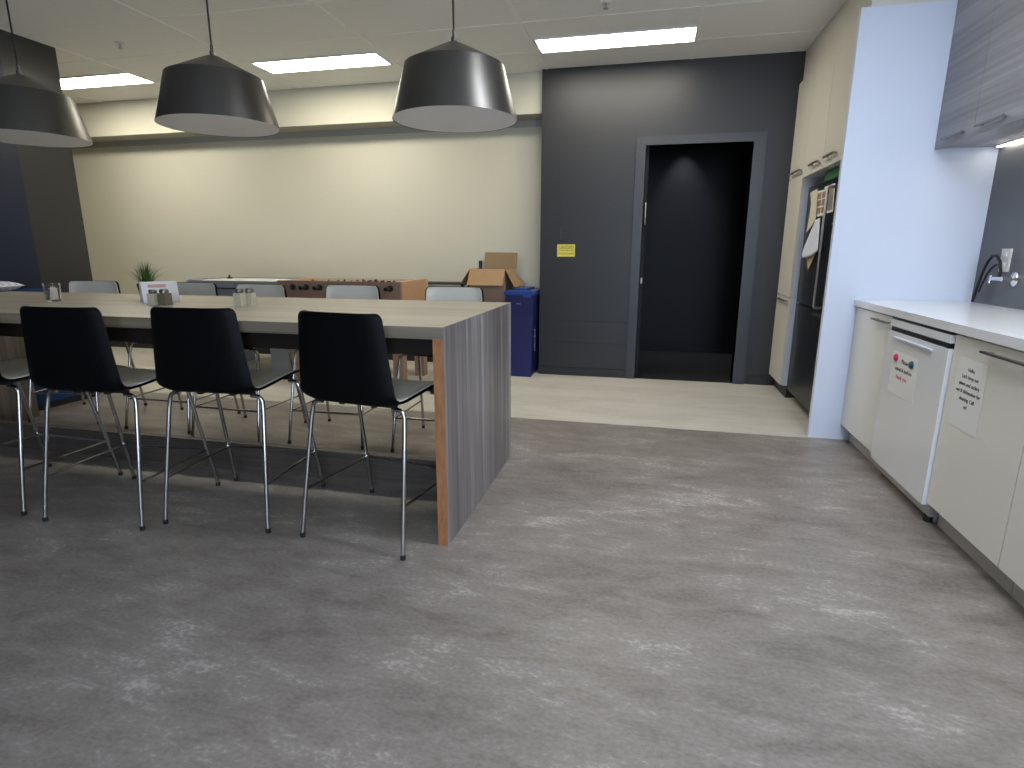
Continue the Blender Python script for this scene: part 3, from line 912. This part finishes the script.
# papers on the fridge door
def door_poly(name, pts, x, m, lab, cat):
    mb = MB().slab([(x, y, z) for y, z in pts], (.0008, 0, 0))
    zs = [p[1] for p in pts]
    o = mb.build(name, M[m], loc=(x, sum(p[0] for p in pts) / len(pts), min(zs)))
    tag(o, lab, cat, 'papers on the fridge door')
    return o
door_poly('paper_sheet', [(4.60, 1.585), (4.80, 1.575), (4.735, 1.49), (4.775, 1.29), (4.56, 1.37)], FX - .0015, 'paper_cream', 'tall cream paper sheet at the far side of the fridge door', 'paper')
p3 = door_poly('paper_sheet', [(4.58, 1.565), (4.385, 1.56), (4.31, 1.393), (4.53, 1.390)], FX - .0035, 'paper', 'white sheet printed with rows of pictures, left of the fridge handle', 'paper')
pr = MB()
for i in range(2):
    for j in range(3):
        ya, za = 4.352 + i * .105, 1.408 + j * .050
        pr.box(FX - .0041, FX - .0036, ya + j * .012, ya + .085 + j * .012, za, za + .042)
pr.build('printed_pictures', M['photo2'], p3)
p4 = door_poly('photo_print', [(4.43, 1.578), (4.195, 1.578), (4.170, 1.403), (4.300, 1.400)], FX - .0025, 'paper', 'white-bordered photo print nearest the white panel on the fridge', 'photo')
pr = MB().slab([(FX - .0031, y, z) for y, z in [(4.40, 1.565), (4.212, 1.565), (4.190, 1.418), (4.300, 1.415)]], (.0004, 0, 0))
pr.build('printed_picture', M['photo'], p4)
mg = MB().lathe([(.011, 0), (.011, -.006), (0, -.007)], (FX, 4.15, 1.328), 14, axis='x').build('round_magnet', M['steel'], loc=(FX, 4.15, 1.328))
tag(mg, 'round silver magnet on the fridge door below the photo print', 'magnet')
# tea towel hooked on the door, hanging in a point
tw = MB(); tw.smooth = True
pts = [(4.46, 1.22), (4.80, 1.02)]
N = 12
gr_ = []
for i in range(N + 1):
    f = i / N
    row = []
    for j in range(9):
        s = j / 8
        yt_, zt_ = 4.345 + .105 * s, 1.375 - .010 * s
        yb_ = 4.262 + .43 * s
        zb_ = 1.158 - .055 * min(1, s / .85) + (.035 * (s - .85) / .15 if s > .85 else 0)
        y, z = yt_ + (yb_ - yt_) * f, zt_ + (zb_ - zt_) * f
        x = FX - .030 - .008 * math.sin(s * 8 + f) * f - .004 * f
        row.append(tw.bm.verts.new((x, y, z)))
    gr_.append(row)
for i in range(N):
    for j in range(8): tw.bm.faces.new([gr_[i][j], gr_[i][j + 1], gr_[i + 1][j + 1], gr_[i + 1][j]])
two = tw.build('tea_towel', M['paper_blue'], loc=(FX - .01, 4.6, .95))
md = two.modifiers.new('thick', 'SOLIDIFY'); md.thickness = .002
tag(two, 'white cloth hanging in a point from the fridge door', 'cloth')
bg = MB().slab([(FX - .012, 4.40, 1.16), (FX - .012, 4.655, 1.12), (FX - .012, 4.62, 1.08), (FX - .012, 4.57, 1.022)], (.002, 0, 0))
bgo = bg.build('paper_sheet', M['kraft'], loc=(FX - .012, 4.56, 1.022))
tag(bgo, 'brown kraft paper corner showing under the white cloth', 'paper', 'papers on the fridge door')

# base cabinets, dishwasher, counter
XC = 1.221            # door fronts
CZ = .876
KY = .6               # the run goes on past the camera
def base_unit(y0, y1, label, h=None, split=None):
    t = thing('base_cabinet', label, 'cabinet', ((XC + X_RIGHT) / 2, (y0 + y1) / 2, 0), 0, 'cream base cabinets under the counter')
    B(XC + .020, X_RIGHT - .002, y0 + .001, y1 - .001, .10, CZ - .038).build('carcass', M['panel_white'], t)
    B(XC + .055, X_RIGHT - .05, y0 + .001, y1 - .001, 0, .10).build('toe_kick', M['kick'], t)
    dr = B(XC, XC + .019, y0 + .0015, y1 - .0015, .100, CZ - .046).bevel(.001, 1).build('door', M['cab'], t)
    if h: bar_handle(MB(), 'y', (XC, h[0], .800), (XC, h[1], .800), .030, .016, .008).build('handle', M['handle'], dr)
    return t
base_unit(3.275, PY0 - .001, 'cream base cabinet between the white end panel and the dishwasher', (3.285, 3.50))
base_unit(2.112, 2.648, 'cream base cabinet with a printed paper sign, right of the dishwasher', (2.12, 2.405))
base_unit(1.51, 2.110, 'cream base cabinet at the right picture edge, past the sign cabinet', (1.60, 1.90))
base_unit(.90, 1.508, 'cream base cabinet beyond the right picture edge', (1.0, 1.3))
# dishwasher
dw0, dw1 = 2.652, 3.271
dwt = thing('dishwasher', 'white built-in dishwasher with a dark slot handle', 'dishwasher', (1.5, (dw0 + dw1) / 2, 0))
B(XC + .02, X_RIGHT - .02, dw0 + .004, dw1 - .004, .03, CZ - .040).build('dishwasher_body', M['kick'], dwt)
dd = B(XC - .014, XC + .019, dw0 + .004, dw1 - .006, .085, .768).bevel(.004, 2).build('door', M['dish'], dwt)
cpn = B(XC - .014, XC + .019, dw0 + .004, dw1 - .006, .792, CZ - .050).bevel(.004, 2).build('control_panel', M['dish'], dwt)
B(XC - .008, XC + .019, dw0 + .03, dw1 - .012, .766, .794).build('slot_handle', M['dark_strip'], dwt)
rcs = B(XC - .024, XC - .0135, dw0 + .13, dw1 - .08, .738, .746).bevel(.0008, 1).build('grip_lip', M['panel_white'], dd)
B(XC - .012, XC + .019, dw0 + .01, dw1 - .01, CZ - .049, CZ - .038).build('dark_gap', M['dark_strip'], dwt)
B(XC + .045, XC + .06, dw0 + .01, dw1 - .01, .005, .084).build('kick_plate', M['kick'], dwt)
MB().lathe([(0, 0), (.02, 0), (.02, .03), (0, .03)], (XC + .035, dw0 + .03, 0), 14).build('foot', M['foot'], dwt)
# worktop
ct = B(1.205, X_RIGHT - .001, .90, PY0 - .001, CZ - .036, CZ).bevel(.002, 2).build('worktop', M['stone'], loc=(1.51, 2.4, CZ - .036))
tag(ct, 'long white stone worktop over the base cabinets', 'worktop')

# paper signs: text laid in the plane x = const, read from -x
def on_front(x, y, z, rz=0.0):
    return Matrix.Translation((x, y, z)) @ Matrix.Rotation(-PI / 2, 4, 'Z') @ Matrix.Rotation(PI / 2, 4, 'X') @ Matrix.Rotation(R(rz), 4, 'Z')
xs = XC - .0145
sg = B(xs - .0012, xs - .0002, 2.895, 3.180, .472, .680).build('paper_sign', M['paper'], loc=(xs, 3.037, .472))
tag(sg, 'small white paper sign held by magnets on the dishwasher door', 'sign', 'paper signs on the cupboard fronts')
t = MB()
t.text('Please', .030, on_front(xs - .0014, 3.030, .640))
t.text('unload & load me', .026, on_front(xs - .0014, 3.035, .600))
t.build('sign_text', M['ink'], sg)
t = MB()
t.text('thank you', .030, on_front(xs - .0014, 3.045, .562))
t.build('sign_text', M['ink_pink'], sg)
for y, z, m, lab in ((3.128, .650, 'pink', 'round pink magnet on the dishwasher sign'), (2.952, .645, 'teal', 'round dark teal magnet on the dishwasher sign')):
    mo = MB().lathe([(.017, 0), (.018, -.004), (.014, -.010), (0, -.012)], (xs - .0016, y, z), 20, axis='x').build('round_magnet', M[m], loc=(xs, y, z))
    tag(mo, lab, 'magnet')
xs2 = XC - .0005
sg2 = B(xs2 - .0012, xs2 - .0002, 2.384, 2.590, .478, .752).build('paper_sign', M['paper'], loc=(xs2, 2.487, .478))
tag(sg2, 'white paper sign with six printed lines on the cream cabinet door', 'sign', 'paper signs on the cupboard fronts')
t = MB()
for k, ln in enumerate(('Hello,', "Let's keep our", 'plates and cutlery', 'out & dishwasher for', 'cleaning. Call', 'us!')):
    t.text(ln, .0205, on_front(xs2 - .0014, 2.487, .712 - k * .029))
t.build('sign_text', M['ink'], sg2)

# splashback, outlet, tap, hose
sp = struct('trim_6', B(X_RIGHT - .012, X_RIGHT, .9, PY0 - .001, CZ, 1.703), M['splash'])
xb = X_RIGHT - .012
ot = thing('power_outlet', 'white double power outlet on the grey splashback', 'outlet', (xb, 3.56, 1.06))
B(xb - .010, xb, 3.522, 3.598, 1.055, 1.172).bevel(.003, 2).build('outlet_plate', M['white_pl'], ot)
sw = MB(); sw.box(xb - .014, xb - .010, 3.545, 3.575, 1.130, 1.152); sw.box(xb - .014, xb - .010, 3.545, 3.575, 1.080, 1.102)
sw.build('switch', M['paper'], ot)
tp = thing('wall_tap', 'chrome wall tap with a round flange above the worktop', 'tap', (xb, 3.455, 1.02))
MB().lathe([(.036, 0), (.036, -.006), (.026, -.012), (.012, -.016), (.012, -.060), (0, -.060)], (xb, 3.455, 1.020), 24, axis='x').build('flange', M['tap'], tp)
MB().tube([(xb - .045, 3.455, 1.02), (xb - .052, 3.50, 1.02), (xb - .052, 3.56, 1.018)], .011, 12).build('spout', M['tap'], tp)
MB().tube([(xb - .050, 3.575, 1.035), (xb - .052, 3.575, 1.018), (xb - .052, 3.575, .995)], .006, 10).build('tap_lever', M['tap'], tp)
hs = thing('rubber_hose', 'black rubber hose looping from the wall tap down to the worktop', 'hose', (xb - .03, 3.72, CZ))
P = []
for k in range(25):
    f = k / 24
    a = PI * f
    y = 3.515 + .105 * (1 - math.cos(a)) * .5 * 2 if False else None
pp = [(3.530, 1.018), (3.525, 1.06), (3.545, 1.105), (3.585, 1.135), (3.625, 1.135), (3.66, 1.105), (3.69, 1.05), (3.71, .99), (3.728, .93), (3.742, .884)]
MB().tube([(xb - .035 + .0 * i, y, z) for i, (y, z) in enumerate(pp)], .0072, 10).build('hose', M['cord'], hs)
pp2 = [(3.585, 1.09), (3.62, 1.075), (3.655, 1.04), (3.685, .985), (3.706, .94)]
MB().tube([(xb - .030, y, z) for (y, z) in pp2], .005, 8).build('cable', M['cord'], hs)

# upper cabinets in grey laminate
XU = 1.50
def upper(y0, y1, label, h):
    t = thing('wall_cabinet', label, 'cabinet', ((XU + X_RIGHT) / 2, (y0 + y1) / 2, 1.705), 0, 'grey laminate wall cabinets')
    B(XU + .019, X_RIGHT - .001, y0 + .001, y1 - .001, 1.712, ZC).build('carcass', M['upper_lam'], t)
    for a, b_, hh in h:
        dr = B(XU, XU + .018, a + .001, b_ - .001, 1.705, ZC).bevel(.001, 1).build('door', M['upper_lam'], t)
        bar_handle(MB(), 'y', (XU, hh[0], 1.742), (XU, hh[1], 1.742), .026, .009, .010).build('handle', M['handle'], dr)
upper(3.03, PY0 - .001, 'grey laminate wall cabinet above the worktop, next to the white panel', ((3.43, PY0 - .001, (3.50, 3.72)), (3.03, 3.43, (3.14, 3.38))))
upper(2.22, 3.028, 'grey laminate wall cabinet at the right picture edge', ((2.22, 3.028, (2.5, 2.8)),))
upper(1.40, 2.218, 'grey laminate wall cabinet beyond the right picture edge', ((1.40, 2.218, (1.7, 2.0)),))
le = thing('led_strip', 'glowing light strip under the grey wall cabinets', 'light strip', (1.79, 2.6, 1.704))
B(1.770, 1.802, 1.45, PY0 - .03, 1.7045, 1.7125).build('strip_housing', M['light_frame'], le)
B(1.774, 1.798, 1.47, PY0 - .05, 1.701, 1.7043).build('diffuser', M['led'], le)

# ------------------------------------------------------------------ lights
def area(name, loc, rot, sx, sy, power, col):
    l = bpy.data.lights.new(name, 'AREA')
    l.shape = 'RECTANGLE'; l.size = sx; l.size_y = sy
    l.energy = power; l.color = col
    o = bpy.data.objects.new(name, l)
    o.location = loc; o.rotation_euler = rot
    C.objects.link(o)
    return o
# daylight through the window behind the camera
area('window_daylight', ((WX0 + WX1) / 2, Y_REAR + .02, (WZ0 + WZ1) / 2), (PI / 2, 0, 0), WX1 - WX0 - .1, WZ1 - WZ0 - .1, 80, (.60, .76, 1.0))
dl = bpy.data.lights.new('corridor_downlight', 'SPOT')
dl.energy = 40; dl.spot_size = R(60); dl.spot_blend = .9; dl.color = (.9, .93, 1)
dlo = bpy.data.objects.new('corridor_downlight', dl)
dlo.location = (.31, 6.72, 2.48); dlo.rotation_euler = (R(8), 0, 0)
C.objects.link(dlo)

w = bpy.data.worlds.new('world')
sc.world = w
w.use_nodes = True
bgn = w.node_tree.nodes['Background']
bgn.inputs['Color'].default_value = (.62, .74, 1.0, 1)
bgn.inputs['Strength'].default_value = 1.0

# ------------------------------------------------------------------ camera
F_PX, YAW, PITCH, ROLL = 572.66, -.230897, .228726, .0017955
fwd = Vector((math.sin(YAW) * math.cos(PITCH), math.cos(YAW) * math.cos(PITCH), -math.sin(PITCH)))
r0 = Vector((math.cos(YAW), -math.sin(YAW), 0))
u0 = r0.cross(fwd)
rt = r0 * math.cos(ROLL) + u0 * math.sin(ROLL)
up = -r0 * math.sin(ROLL) + u0 * math.cos(ROLL)
cam = bpy.data.cameras.new('camera')
cam.sensor_width = 36
cam.lens = F_PX / 1024 * 36
cam.clip_start = .02
co2 = bpy.data.objects.new('camera', cam)
mw = Matrix((rt, up, -fwd)).transposed().to_4x4()
mw.translation = Vector((0, 0, 1.157))
co2.matrix_world = mw
C.objects.link(co2)
sc.camera = co2
sc.view_settings.view_transform = 'Standard'
sc.view_settings.look = 'None'
sc.view_settings.exposure = .45
sc.cycles.use_denoising = True
sc.cycles.max_bounces = 8
